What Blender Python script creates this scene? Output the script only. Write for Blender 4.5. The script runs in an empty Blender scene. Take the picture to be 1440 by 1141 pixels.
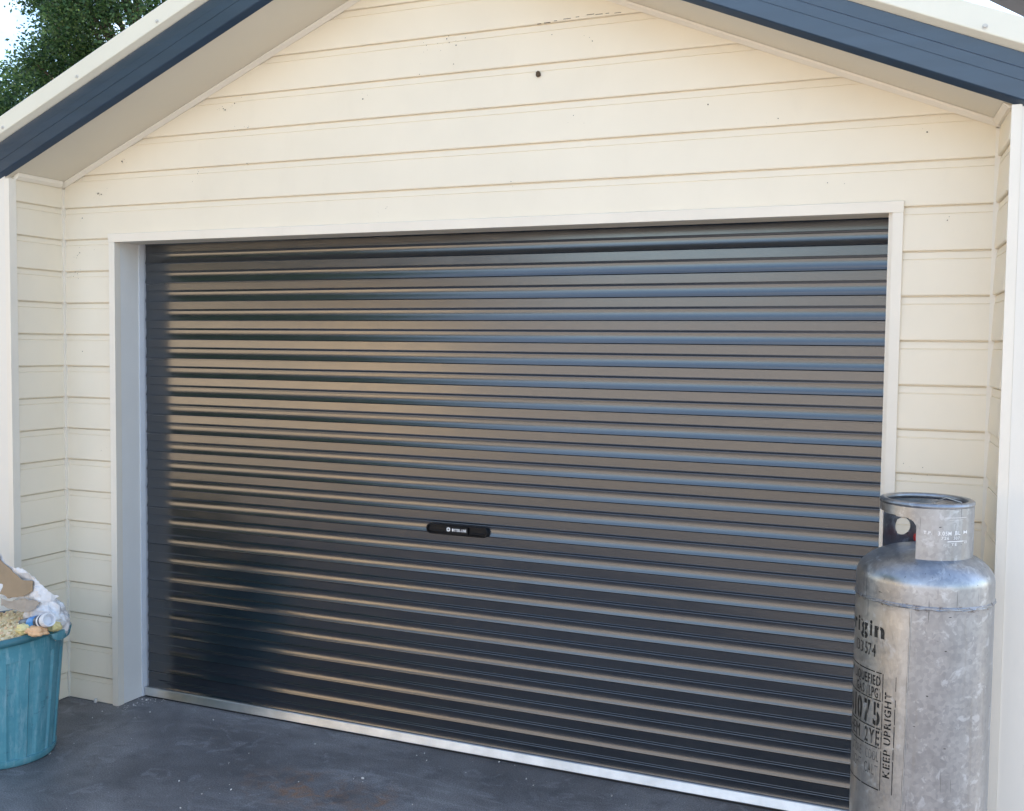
import bpy, bmesh, math, random
from mathutils import Vector, Matrix, noise
random.seed(7)
R = math.radians
scene = bpy.context.scene
COL = scene.collection

# ------------------------------------------------------------------ camera
cam_d = bpy.data.cameras.new('camera'); cam = bpy.data.objects.new('camera', cam_d); COL.objects.link(cam)
scene.camera = cam
cam_d.sensor_fit = 'HORIZONTAL'; cam_d.sensor_width = 36.0
cam_d.lens = 1483.8 / 1440 * 36.0
cam_d.clip_start = 0.05; cam_d.clip_end = 2000
yaw, pitch, roll = 0.40962, -0.05480, -0.01153
M3 = Matrix.Rotation(yaw, 3, 'Z') @ Matrix.Rotation(pitch, 3, 'X') @ Matrix.Rotation(roll, 3, 'Y')
rt, fw, up = M3.col[0], M3.col[1], M3.col[2]
M4 = Matrix(((rt.x, up.x, -fw.x, 1.9358), (rt.y, up.y, -fw.y, -3.7507), (rt.z, up.z, -fw.z, 1.7006), (0, 0, 0, 1)))
cam.matrix_world = M4

# ------------------------------------------------------------------ world, sun, exposure
SUN_EL, SUN_AZ = 28.0, 38.0            # azimuth clockwise from +Y (towards +X): the sun is behind the garage
SKY_STRENGTH = 0.12
w = bpy.data.worlds.new("World"); scene.world = w; w.use_nodes = True
nt = w.node_tree; nt.nodes.clear()
out = nt.nodes.new('ShaderNodeOutputWorld'); bg = nt.nodes.new('ShaderNodeBackground')
sky = nt.nodes.new('ShaderNodeTexSky'); sky.sky_type = 'NISHITA'; sky.sun_disc = False
sky.sun_elevation = R(SUN_EL); sky.sun_rotation = R(SUN_AZ); sky.air_density = 1.0; sky.dust_density = 0.5; sky.ozone_density = 1.0
tc = nt.nodes.new('ShaderNodeTexCoord')
mp = nt.nodes.new('ShaderNodeMapping'); mp.inputs['Scale'].default_value = (1.6, 1.6, 4.2)
ns = nt.nodes.new('ShaderNodeTexNoise'); ns.inputs['Scale'].default_value = 1.9; ns.inputs['Detail'].default_value = 7; ns.inputs['Roughness'].default_value = .6
rp = nt.nodes.new('ShaderNodeValToRGB'); rp.color_ramp.elements[0].position = .50; rp.color_ramp.elements[1].position = .74
mx = nt.nodes.new('ShaderNodeMixRGB'); mx.inputs[2].default_value = (4.6, 4.75, 5.1, 1)
nt.links.new(tc.outputs['Generated'], mp.inputs[0]); nt.links.new(mp.outputs[0], ns.inputs['Vector'])
nt.links.new(ns.outputs['Fac'], rp.inputs[0]); nt.links.new(rp.outputs[0], mx.inputs[0])
nt.links.new(sky.outputs[0], mx.inputs[1]); nt.links.new(mx.outputs[0], bg.inputs[0]); nt.links.new(bg.outputs[0], out.inputs[0])
bg.inputs[1].default_value = SKY_STRENGTH
sun_d = bpy.data.lights.new('sun', 'SUN'); sun = bpy.data.objects.new('sun', sun_d); COL.objects.link(sun)
sun_d.energy = 4.6; sun_d.angle = R(0.53); sun_d.color = (1.0, .88, .73)
sd = Vector((math.sin(R(SUN_AZ)) * math.cos(R(SUN_EL)), math.cos(R(SUN_AZ)) * math.cos(R(SUN_EL)), math.sin(R(SUN_EL))))
sun.rotation_euler = sd.to_track_quat('Z', 'Y').to_euler()
vs = scene.view_settings
scene.display_settings.display_device = 'sRGB'
vs.view_transform = 'Standard'; vs.look = 'None'; vs.gamma = 1.0; vs.use_curve_mapping = False
vs.exposure = 2.02
scene.cycles.max_bounces = 8; scene.cycles.diffuse_bounces = 4; scene.cycles.glossy_bounces = 4
scene.cycles.use_denoising = True

# ------------------------------------------------------------------ helpers
class MB:
    """collects vertices and faces for one mesh object"""
    def __init__(s): s.v = []; s.f = []; s.mi = []; s.m = 0
    def add(s, vs, fs):
        o = len(s.v); s.v += [tuple(p) for p in vs]
        for f in fs: s.f.append(tuple(i + o for i in f)); s.mi.append(s.m)
    def box(s, x0, x1, y0, y1, z0, z1):
        s.add([(x0,y0,z0),(x1,y0,z0),(x1,y1,z0),(x0,y1,z0),(x0,y0,z1),(x1,y0,z1),(x1,y1,z1),(x0,y1,z1)],
              [(0,3,2,1),(4,5,6,7),(0,1,5,4),(1,2,6,5),(2,3,7,6),(3,0,4,7)])
    def loft(s, rings, close=True, caps=True):
        n = len(rings[0]); o = []
        for r in rings: o += list(r)
        fs = []
        for k in range(len(rings) - 1):
            for i in range(n if close else n - 1):
                j = (i + 1) % n
                fs.append((k*n+i, k*n+j, (k+1)*n+j, (k+1)*n+i))
        if caps: fs.append(tuple(range(n))[::-1]); fs.append(tuple((len(rings)-1)*n + i for i in range(n)))
        s.add(o, fs)
    def lathe(s, prof, cx, cy, n=48, cap0=False, cap1=False):
        rings = [[(cx + r*math.cos(2*math.pi*i/n), cy + r*math.sin(2*math.pi*i/n), z) for i in range(n)] for r, z in prof]
        o = sum(rings, []); fs = []
        for k in range(len(rings)-1):
            for i in range(n):
                j = (i+1) % n; fs.append((k*n+i, k*n+j, (k+1)*n+j, (k+1)*n+i))
        if cap0: fs.append(tuple(range(n))[::-1])
        if cap1: fs.append(tuple((len(rings)-1)*n+i for i in range(n)))
        s.add(o, fs)
    def tube(s, pts, r, n=8):
        pts = [Vector(p) for p in pts]; rr = r if isinstance(r, (list, tuple)) else [r]*len(pts)
        rings = []
        for k, p in enumerate(pts):
            d = (pts[min(k+1, len(pts)-1)] - pts[max(k-1, 0)]).normalized()
            a = d.cross(Vector((0, 0, 1)) if abs(d.z) < .9 else Vector((1, 0, 0))).normalized(); b = d.cross(a)
            rings.append([p + rr[k]*(a*math.cos(2*math.pi*i/n) + b*math.sin(2*math.pi*i/n)) for i in range(n)])
        s.loft(rings)

def root_loc(o):
    L = Vector((0, 0, 0))
    while o is not None: L = L + o.location; o = o.parent
    return L

def link_mesh(name, me, mat, parent=None, smooth=None):
    if mat is not None:
        for m in (mat if isinstance(mat, (list, tuple)) else [mat]): me.materials.append(m)
    o = bpy.data.objects.new(name, me); COL.objects.link(o)
    if parent is not None: o.parent = parent
    return o

def obj(name, mb, mat, parent=None, smooth=None, recalc=True):
    """one mesh object; coordinates are given in world space"""
    L = root_loc(parent)
    me = bpy.data.meshes.new(name)
    me.from_pydata([(x-L.x, y-L.y, z-L.z) for x, y, z in mb.v], [], mb.f)
    if recalc:
        bm = bmesh.new(); bm.from_mesh(me); bmesh.ops.recalc_face_normals(bm, faces=bm.faces); bm.to_mesh(me); bm.free()
    if any(mb.mi):
        me.polygons.foreach_set('material_index', mb.mi)
    if smooth is not None:
        me.shade_smooth(); me.set_sharp_from_angle(angle=R(smooth))
    me.update()
    return link_mesh(name, me, mat, parent)

def tag(o, label=None, cat=None, group=None, kind=None):
    if label: o['label'] = label
    if cat: o['category'] = cat
    if group: o['group'] = group
    if kind: o['kind'] = kind
    return o

def thing(name, label, cat, loc=(0, 0, 0), group=None):
    o = bpy.data.objects.new(name, None); COL.objects.link(o); o.location = loc; o.empty_display_size = .1
    return tag(o, label, cat, group)

# ------------------------------------------------------------------ materials
def nodes(name):
    m = bpy.data.materials.new(name); m.use_nodes = True
    n = m.node_tree; b = n.nodes['Principled BSDF']
    return m, n, b

def coords(n, scale=(1, 1, 1), space='Object'):
    if space == 'World':
        g = n.nodes.new('ShaderNodeNewGeometry'); src = g.outputs['Position']
    else:
        t = n.nodes.new('ShaderNodeTexCoord'); src = t.outputs[space]
    m = n.nodes.new('ShaderNodeMapping'); m.inputs['Scale'].default_value = scale
    n.links.new(src, m.inputs[0]); return m.outputs[0]

def noise_n(n, vec, scale, detail=5, rough=.55, dist=0):
    t = n.nodes.new('ShaderNodeTexNoise'); t.inputs['Scale'].default_value = scale; t.inputs['Detail'].default_value = detail
    t.inputs['Roughness'].default_value = rough; t.inputs['Distortion'].default_value = dist
    n.links.new(vec, t.inputs['Vector']); return t.outputs['Fac']

def ramp(n, fac, stops):
    r = n.nodes.new('ShaderNodeValToRGB'); e = r.color_ramp.elements
    while len(e) < len(stops): e.new(.5)
    for i, (p, c) in enumerate(stops):
        e[i].position = p; e[i].color = (c[0], c[1], c[2], 1) if isinstance(c, (tuple, list)) else (c, c, c, 1)
    n.links.new(fac, r.inputs[0]); return r.outputs[0]

def mix(n, fac, a, b, mode='MIX'):
    m = n.nodes.new('ShaderNodeMixRGB'); m.blend_type = mode
    for i, v in enumerate((fac, a, b)):
        if hasattr(v, 'links') or hasattr(v, 'is_linked'): n.links.new(v, m.inputs[i])
        elif isinstance(v, (int, float)): m.inputs[i].default_value = v if i == 0 else (v, v, v, 1)
        else: m.inputs[i].default_value = (v[0], v[1], v[2], 1)
    return m.outputs[0]

def math_n(n, op, a, b=None):
    m = n.nodes.new('ShaderNodeMath'); m.operation = op
    for i, v in enumerate((a, b)):
        if v is None: continue
        if isinstance(v, (int, float)): m.inputs[i].default_value = v
        else: n.links.new(v, m.inputs[i])
    return m.outputs[0]

def bump(n, b, h, strength=.2, dist=.01):
    k = n.nodes.new('ShaderNodeBump'); k.inputs['Strength'].default_value = strength; k.inputs['Distance'].default_value = dist
    n.links.new(h, k.inputs['Height']); n.links.new(k.outputs[0], b.inputs['Normal'])

def paint(name, col, rough=.5, var=.05, scale=3.0, bumps=.08, dirt=0.0, spec=.5):
    m, n, b = nodes(name)
    v = coords(n, space='World')
    lo = tuple(c*(1-var) for c in col); hi = tuple(min(1, c*(1+var)) for c in col)
    c = ramp(n, noise_n(n, v, scale, 4), [(.3, lo), (.7, hi)])
    if dirt:
        d = ramp(n, noise_n(n, coords(n, (1, 1, .35), 'World'), 9, 8, .7), [(.56, 0.0), (.78, dirt)])
        c = mix(n, d, c, (col[0]*.70, col[1]*.66, col[2]*.58))
    n.links.new(c, b.inputs['Base Color'])
    b.inputs['Roughness'].default_value = rough; b.inputs['Specular IOR Level'].default_value = spec
    if bumps: bump(n, b, noise_n(n, v, 160, 3), bumps, .002)
    return m

CREAM = (.845, .757, .608)
M_board = paint('board_paint', CREAM, .42, .03, 2.3, .10, .09)
M_trim = paint('trim_paint', (.83, .765, .66), .38, .03, 4, .06, .12)
M_soffit = paint('soffit_paint', (.75, .69, .575), .6, .025, 2, .04, .06)
M_pier = paint('pier_paint', (.82, .77, .685), .5, .02, 1.6, .05, .08)
M_cap = paint('cap_steel', (.80, .765, .645), .28, .03, 3, .0, .10)
M_galv = paint('guide_steel', (.55, .58, .62), .35, .1, 20, 0)
M_galv.node_tree.nodes['Principled BSDF'].inputs['Metallic'].default_value = .7
M_nylon = paint('white_nylon', (.74, .77, .82), .4, .03, 20, 0)
M_screw = paint('screw_zinc', (.62, .60, .55), .35, .05, 30, 0)

def steel_paint(name, col, rough, ior, streak=.05, warp=.02):
    m, n, b = nodes(name)
    v = coords(n, (.35, 1, 9), 'World')
    c = ramp(n, noise_n(n, v, 4, 5), [(.3, tuple(x*.9 for x in col)), (.7, tuple(x*1.1 for x in col))])
    dust = ramp(n, noise_n(n, coords(n, (1, 1, 1), 'World'), 26, 9, .75), [(.62, 0.0), (.95, .012)])
    c = mix(n, dust, c, (.22, .22, .22)); n.links.new(c, b.inputs['Base Color'])
    r = ramp(n, noise_n(n, coords(n, (1, 1, 2), 'World'), 7, 7, .7), [(.3, rough-streak), (.75, rough+streak)])
    n.links.new(r, b.inputs['Roughness']); b.inputs['IOR'].default_value = ior
    if warp: bump(n, b, noise_n(n, coords(n, (1.2, 1, 5), 'World'), 2.2, 3), warp, .05)
    return m
M_door = steel_paint('door_paint', (.0085, .0120, .0180), .195, 1.95, .03, .0025)
M_fascia = steel_paint('fascia_paint', (.026, .047, .078), .32, 1.70, .03, .003)

def mk_alu():
    m, n, b = nodes('ribbed_aluminium')
    v = coords(n, (2, 1, 120), 'World')
    n.links.new(ramp(n, noise_n(n, coords(n, (1, 1, 1), 'World'), 9, 6), [(.3, (.50, .50, .49)), (.7, (.68, .68, .67))]), b.inputs['Base Color'])
    b.inputs['Metallic'].default_value = .9; b.inputs['Roughness'].default_value = .30
    return m
M_alu = mk_alu()
M_rubber = paint('black_rubber', (.018, .018, .02), .6, .1, 30, .1)
M_black = paint('black_plastic', (.006, .007, .009), .42, .1, 20, .05, 0, .22)
M_white = paint('white_print', (.80, .80, .80), .5, .02, 20, 0)
M_dark = paint('dark_interior', (.02, .02, .02), .9, .1, 3, 0)
M_mud = paint('dry_mud', (.10, .07, .045), .9, .2, 60, .3)
M_speck = paint('dark_speck', (.045, .037, .03), .9, .2, 60, 0)

def mk_ground():
    m, n, b = nodes('sealed_bitumen')
    v = coords(n, space='World')
    base = ramp(n, noise_n(n, v, 1.7, 9, .62, .6), [(.30, (.114, .110, .112)), (.5, (.180, .174, .177)), (.70, (.268, .26, .262))])
    # pale scuffs dragged along the way cars drive in
    rot = n.nodes.new('ShaderNodeMapping'); rot.inputs['Rotation'].default_value = (0, 0, R(-38)); rot.inputs['Scale'].default_value = (1.2, 6, 1)
    n.links.new(v, rot.inputs[0])
    sc = ramp(n, noise_n(n, rot.outputs[0], 2.6, 10, .72, .8), [(.49, 0.0), (.61, .36), (.77, .80)])
    pm = ramp(n, noise_n(n, v, 1.1, 3), [(.42, 0.0), (.6, 1.0)])
    c = mix(n, math_n(n, 'MULTIPLY', sc, pm), base, (.40, .40, .41))
    # grey splash marks
    sp = ramp(n, noise_n(n, v, 11, 4, .5, 1.2), [(.59, 0.0), (.67, .32)])
    c = mix(n, sp, c, (.34, .34, .35))
    # rust stains beside the middle of the door
    def blob(cx, cy, sx, sy):
        mm = n.nodes.new('ShaderNodeMapping'); mm.vector_type = 'POINT'
        mm.inputs['Location'].default_value = (-cx/sx, -cy/sy, 0); mm.inputs['Scale'].default_value = (1/sx, 1/sy, 0)
        n.links.new(v, mm.inputs[0])
        ln = n.nodes.new('ShaderNodeVectorMath'); ln.operation = 'LENGTH'; n.links.new(mm.outputs[0], ln.inputs[0])
        return ramp(n, ln.outputs['Value'], [(.25, 1.0), (1.0, 0.0)])
    rust = math_n(n, 'MULTIPLY', ramp(n, noise_n(n, v, 14, 8, .7, .8), [(.46, 0.0), (.64, .68)]), math_n(n, 'MAXIMUM', blob(-.36, -.42, .34, .20), blob(-.05, -.50, .10, .30)))
    c = mix(n, rust, c, (.36, .17, .07))
    dk = ramp(n, noise_n(n, v, 6, 8, .7, .5), [(.55, 0.0), (.72, .55)])
    c = mix(n, dk, c, (.055, .055, .062))
    fine = ramp(n, noise_n(n, v, 190, 3, .75), [(.34, .55), (.5, 1.0), (.68, 1.6)])
    c = mix(n, 1.0, c, fine, 'MULTIPLY')
    n.links.new(c, b.inputs['Base Color'])
    n.links.new(ramp(n, noise_n(n, v, 5, 6), [(.3, .42), (.7, .66)]), b.inputs['Roughness'])
    b.inputs['Specular IOR Level'].default_value = .45
    bump(n, b, noise_n(n, v, 130, 5, .7), .35, .004)
    return m
M_ground = mk_ground()

def mk_galv_cyl():
    m, n, b = nodes('galvanised_cylinder')
    v = coords(n, space='Object')
    vo = n.nodes.new('ShaderNodeTexVoronoi'); vo.inputs['Scale'].default_value = 95; vo.inputs['Randomness'].default_value = 1
    n.links.new(v, vo.inputs['Vector'])
    bw = n.nodes.new('ShaderNodeRGBToBW'); n.links.new(vo.outputs['Color'], bw.inputs[0])
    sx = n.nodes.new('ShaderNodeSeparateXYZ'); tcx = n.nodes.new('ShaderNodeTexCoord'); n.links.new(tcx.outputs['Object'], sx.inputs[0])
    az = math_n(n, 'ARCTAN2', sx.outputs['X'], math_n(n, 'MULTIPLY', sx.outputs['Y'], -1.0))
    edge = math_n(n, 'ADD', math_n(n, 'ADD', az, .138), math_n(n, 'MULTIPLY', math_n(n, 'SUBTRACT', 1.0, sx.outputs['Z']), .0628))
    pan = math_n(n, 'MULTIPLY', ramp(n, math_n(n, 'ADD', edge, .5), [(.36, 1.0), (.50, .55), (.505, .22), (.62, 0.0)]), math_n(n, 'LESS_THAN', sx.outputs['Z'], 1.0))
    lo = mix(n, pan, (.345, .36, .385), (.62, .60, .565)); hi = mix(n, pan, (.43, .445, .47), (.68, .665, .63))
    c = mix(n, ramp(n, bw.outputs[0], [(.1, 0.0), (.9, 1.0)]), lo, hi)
    big = ramp(n, noise_n(n, coords(n, (1, 1, .45)), 9, 8, .68), [(.35, .80), (.7, 1.10)])
    c = mix(n, 1.0, c, big, 'MULTIPLY')
    pale = ramp(n, noise_n(n, v, 24, 5, .65, .7), [(.58, 0.0), (.64, .36)])
    c = mix(n, pale, c, (.66, .69, .72))
    runs = ramp(n, noise_n(n, coords(n, (9, 9, .6)), 4, 6, .6), [(.56, 0.0), (.72, .40)])
    c = mix(n, runs, c, (.30, .29, .27))
    # dark knocks and scratches
    kn = ramp(n, noise_n(n, coords(n, (1, 1, 2.3)), 34, 3, .5), [(.735, 0.0), (.76, .9)])
    c = mix(n, kn, c, (.06, .06, .065))
    for ang_, thr in ((16, .735), (-38, .73), (68, .73)):
        rm = n.nodes.new('ShaderNodeMapping'); rm.inputs['Rotation'].default_value = (R(ang_), R(ang_*.6), 0); rm.inputs['Scale'].default_value = (95, 95, 5); n.links.new(v, rm.inputs[0])
        c = mix(n, ramp(n, noise_n(n, rm.outputs[0], 1.0, 2, .5), [(thr, 0.0), (thr+.02, .55)]), c, (.10, .10, .105))
    rs = math_n(n, 'MULTIPLY', ramp(n, noise_n(n, v, 60, 5, .7), [(.52, 0.0), (.66, .75)]), math_n(n, 'LESS_THAN', math_n(n, 'ABSOLUTE', math_n(n, 'SUBTRACT', sx.outputs['Z'], 1.002)), .009))
    c = mix(n, rs, c, (.12, .085, .065))
    n.links.new(c, b.inputs['Base Color'])
    n.links.new(math_n(n, 'SUBTRACT', .92, math_n(n, 'MULTIPLY', pale, .8)), b.inputs['Metallic'])
    rr = mix(n, .5, ramp(n, noise_n(n, v, 16, 7, .7), [(.3, .30), (.75, .48)]), ramp(n, bw.outputs[0], [(.1, .30), (.9, .46)]))
    n.links.new(rr, b.inputs['Roughness'])
    bump(n, b, noise_n(n, coords(n, (1, 1, .6)), 22, 5, .6), .12, .006)
    return m
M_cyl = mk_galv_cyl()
M_stencil = None
def mk_stencil():
    m, n, b = nodes('worn_black_stencil')
    v = coords(n, space='World')
    n.links.new(ramp(n, noise_n(n, v, 70, 6, .7), [(.5, (.012, .012, .012)), (.64, (.03, .03, .028)), (.74, (.34, .34, .33))]), b.inputs['Base Color'])
    b.inputs['Roughness'].default_value = .6
    return m
M_stencil = mk_stencil()
def mk_stencil_faint():
    m, n, b = nodes('faded_stencil')
    v = coords(n, space='World')
    n.links.new(ramp(n, noise_n(n, v, 60, 6, .7), [(.38, (.10, .10, .095)), (.6, (.32, .32, .31))]), b.inputs['Base Color'])
    b.inputs['Roughness'].default_value = .6; b.inputs['Metallic'].default_value = .4
    return m
M_faint = mk_stencil_faint()
M_red = paint('red_valve', (.55, .03, .03), .4, .05, 20, 0)
M_brass = paint('brass', (.45, .33, .14), .4, .1, 20, 0); M_brass.node_tree.nodes['Principled BSDF'].inputs['Metallic'].default_value = .9

def mk_bin():
    m, n, b = nodes('teal_plastic')
    v = coords(n, space='World')
    c = ramp(n, noise_n(n, v, 7, 6, .65), [(.3, (.075, .270, .330)), (.7, (.135, .370, .430))])
    sc = ramp(n, noise_n(n, coords(n, (6, 6, 1), 'World'), 9, 8, .72), [(.50, 0.0), (.74, .75)])
    c = mix(n, sc, c, (.38, .54, .58))
    dk = ramp(n, noise_n(n, coords(n, (1, 1, 3), 'World'), 12, 6, .7), [(.60, 0.0), (.72, .6)])
    c = mix(n, dk, c, (.04, .09, .11))
    n.links.new(c, b.inputs['Base Color']); b.inputs['Roughness'].default_value = .42
    bump(n, b, noise_n(n, v, 45, 5), .1, .004)
    return m
M_bin = mk_bin()
M_rim = paint('dark_teal_rim', (.045, .17, .205), .42, .25, 14, .1, .3)
M_card = paint('brown_cardboard', (.36, .255, .155), .85, .06, 12, .1)
M_taupe = paint('taupe_board_back', (.42, .345, .27), .9, .1, 30, .2)
M_paper = paint('white_torn_paper', (.82, .78, .75), .7, .05, 30, .3, .5)
def mk_plastic():
    m, n, b = nodes('white_plastic_film')
    n.links.new(ramp(n, noise_n(n, coords(n, space='World'), 26, 6, .6), [(.35, (.72, .66, .62)), (.6, (.84, .83, .83))]), b.inputs['Base Color'])
    b.inputs['Roughness'].default_value = .28; b.inputs['Subsurface Weight'].default_value = .0
    return m
M_film = mk_plastic()
M_foam = paint('yellow_foam', (.82, .70, .34), .85, .12, 40, .5)
M_orange = paint('orange_foam', (.82, .50, .27), .85, .12, 40, .5)
M_crumb = paint('pale_sawdust', (.82, .69, .42), .9, .25, 60, .6)
def mk_crumb():
    m, n, b = nodes('pale_sawdust'); g = n.nodes.new('ShaderNodeNewGeometry')
    c = ramp(n, g.outputs['Random Per Island'], [(0.0, (.40, .27, .13)), (.3, (.78, .62, .36)), (.6, (.86, .76, .50)), (.8, (.80, .50, .30)), (1.0, (.88, .82, .62))])
    n.links.new(c, b.inputs['Base Color']); b.inputs['Roughness'].default_value = .9; return m
M_crumb = mk_crumb()
M_blue = paint('blue_label', (.03, .24, .62), .4, .1, 40, 0)
M_cap_w = paint('white_plastic_cap', (.82, .83, .86), .4, .02, 20, 0)
M_tray = paint('lilac_plastic', (.40, .42, .62), .4, .1, 30, 0)
M_navy = paint('navy_plastic', (.02, .035, .08), .35, .1, 30, 0)

def mk_leaf(name, a, bcol, cc):
    m, n, b = nodes(name)
    g = n.nodes.new('ShaderNodeNewGeometry')
    c = ramp(n, g.outputs['Random Per Island'], [(0.0, a), (.55, bcol), (1.0, cc)])
    n.links.new(c, b.inputs['Base Color']); b.inputs['Roughness'].default_value = .45
    tr = n.nodes.new('ShaderNodeBsdfTranslucent'); n.links.new(c, tr.inputs[0])
    ms = n.nodes.new('ShaderNodeMixShader'); ms.inputs[0].default_value = .42
    o = n.nodes['Material Output']
    n.links.new(b.outputs[0], ms.inputs[1]); n.links.new(tr.outputs[0], ms.inputs[2]); n.links.new(ms.outputs[0], o.inputs[0])
    return m
M_leaf = mk_leaf('dark_leaves', (.020, .050, .020), (.065, .14, .045), (.16, .25, .075))
M_bark = paint('bark', (.10, .075, .055), .9, .25, 14, .5)
M_roofdark = paint('dark_roof_steel', (.040, .043, .048), .45, .1, 5, 0)

# ------------------------------------------------------------------ the setting: ground
mb = MB(); mb.add([(-400, -400, 0), (400, -400, 0), (400, 400, 0), (-400, 400, 0)], [(0, 1, 2, 3)])
tag(obj('ground', mb, M_ground, recalc=False), kind='structure')
mb = MB(); mb.add([(-60, -60, .004), (60, -60, .004), (60, -7.2, .004), (-60, -7.2, .004)], [(0, 1, 2, 3)])
tag(obj('driveway', mb, paint('pale_concrete', (.46, .40, .32), .8, .12, .8, .2), recalc=False), kind='structure')  # unseen pale sheet added for the door to mirror as sunlit ground

# ------------------------------------------------------------------ garage
ZA, MS = 3.2722, .41726                     # soffit: z = ZA - MS*|x|
P, Z0 = .147, 2.3232                        # weatherboards: pitch and the height of one lap
XC = 1.986
def soff(x): return ZA - MS*abs(x)
garage = thing('garage', 'cream weatherboard garage with dark roller door, gable end and slate blue fascia', 'garage', (0, 0, 0))

fwall = MB()
fwall.box(-2.36, -1.690, .012, .10, 0, 2.19); fwall.box(1.690, 2.36, .012, .10, 0, 2.19)
zt = 2.19
fwall.loft([[(-2.36, y, zt), (2.36, y, zt), (2.36, y, soff(2.36)+.01), (0, y, ZA+.01), (-2.36, y, soff(2.36)+.01)] for y in (.012, .10)])
front = obj('front_wall', fwall, M_board, garage)

def board_prof(z):
    """(out, z) of one weatherboard whose lap is at z"""
    t = z + P
    return [(-.012, z+.0004), (.0030, z+.0004), (.0030, z+.0040), (.0120, z+.0042), (.0152, z+.0058), (.0162, z+.0095), (.0104, t-.0262), (.0062, t-.0254), (.0062, t-.0226), (.0090, t-.0218), (.0062, t-.0004), (-.012, t-.0004)]

def front_board(z, x0, x1, clip=False, wob=0.0):
    pr = board_prof(z)
    def end(zz, x):
        if not clip: return x
        lim = max(0.004, (ZA + .004 - zz)/MS)
        return math.copysign(min(abs(x), lim), x)
    if clip:                                 # extra vertices where the gable cut begins
        zb = ZA + .004 - MS*XC; np_ = []
        for i, (d, zz) in enumerate(pr):
            np_.append((d, zz))
            d2, z2 = pr[(i+1) % len(pr)]
            if (zz - zb)*(z2 - zb) < 0: np_.append((d + (d2-d)*(zb-zz)/(z2-zz), zb))
        pr = [(d, min(zz, ZA-.003)) for d, zz in np_]
    m = MB()
    n = 2 if not clip else 2
    m.loft([[(end(zz, x), -d + wob*(1 if x > 0 else -1), zz) for d, zz in pr] for x in (x0, x1)])
    return obj('weatherboard', m, M_board, front)
k = -15
while Z0 + k*P < ZA - .03:
    z = Z0 + k*P
    if k >= 0: front_board(z, -XC, XC, True, random.uniform(-.0006, .0006))
    elif k == -1: front_board(z, -XC, XC)
    elif k >= -14:
        front_board(z, -XC, -1.7075); front_board(z, 1.7155, XC)
    k += 1
for x0, x1 in ((-XC, -1.7075), (1.7155, XC)):  # lowest board, cut at the ground
    z = Z0 - 15*P; m = MB(); pr = [(d, max(.004, zz)) for d, zz in board_prof(z)]
    m.loft([[(x, -d, zz) for d, zz in pr] for x in (x0, x1)]); obj('weatherboard', m, M_board, front)
    m = MB(); pr = [(d, max(.004, zz)) for d, zz in board_prof(z-P)]
    if Z0-15*P > .02:
        m.loft([[(x, -d, zz) for d, zz in pr] for x in (x0, x1)]); obj('weatherboard', m, M_board, front)

# the two walls that return forward to the piers
YF = -.325
for s, xa, xb in ((-1, 2.006, 1.998), (1, 2.006, 2.036)):
    rw = MB()
    rw.loft([[(s*(xa+.012), .012, z), (s*(xb+.012), YF+.004, z), (s*(xb+.022), YF+.004, z), (s*(xa+.03), .012, z)] for z in (0.0, soff(2.02)-.002)])
    ret = obj('return_wall', rw, M_board, garage)
    k = -15
    while Z0 + k*P < soff(2.0) - .03:
        z = Z0 + k*P; m = MB(); top = soff(2.0)-.004
        pr = [(d, min(max(.004, zz), top)) for d, zz in board_prof(z)]
        ya, yb = -.021, YF + .036
        def xx(y): return xa + (xb-xa)*(y/YF)
        m.loft([[(s*(xx(y) + .0 - d), y, zz) for d, zz in pr] for y in (ya, yb)])
        obj('weatherboard', m, M_board, ret)
        k += 1
    z = Z0 - 16*P
    m = MB(); pr = [(d, max(.004, zz)) for d, zz in board_prof(z)]
    if z + P > .02:
        m.loft([[(s*(xx(y) - d), y, zz) for d, zz in pr] for y in (ya, yb)]); obj('weatherboard', m, M_board, ret)
    # inner corner trim and outer corner trim
    m = MB(); m.box(*sorted((s*1.9845, s*2.008)), -.0215, .006, .003, soff(2.0)-.022); obj('corner_trim', m, M_trim, garage)
    m = MB(); m.loft([[(s*(xb-.016), YF+.035, z), (s*(xb-.016), YF-.004, z), (s*(xb+.012), YF-.004, z), (s*(xb+.012), YF+.035, z)] for z in (.004, soff(2.03)-.004)])
    obj('corner_trim', m, M_trim, garage)
    # pier: plain sheet that runs off the picture
    m = MB(); x0, x1 = xb+.0125, 2.42
    m.loft([[(s*x0, y, .002), (s*x1, y, .002), (s*x1, y, soff(x1)), (s*x0, y, soff(x0))] for y in (YF, .0)])
    obj('pier', m, M_pier, garage)

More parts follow.
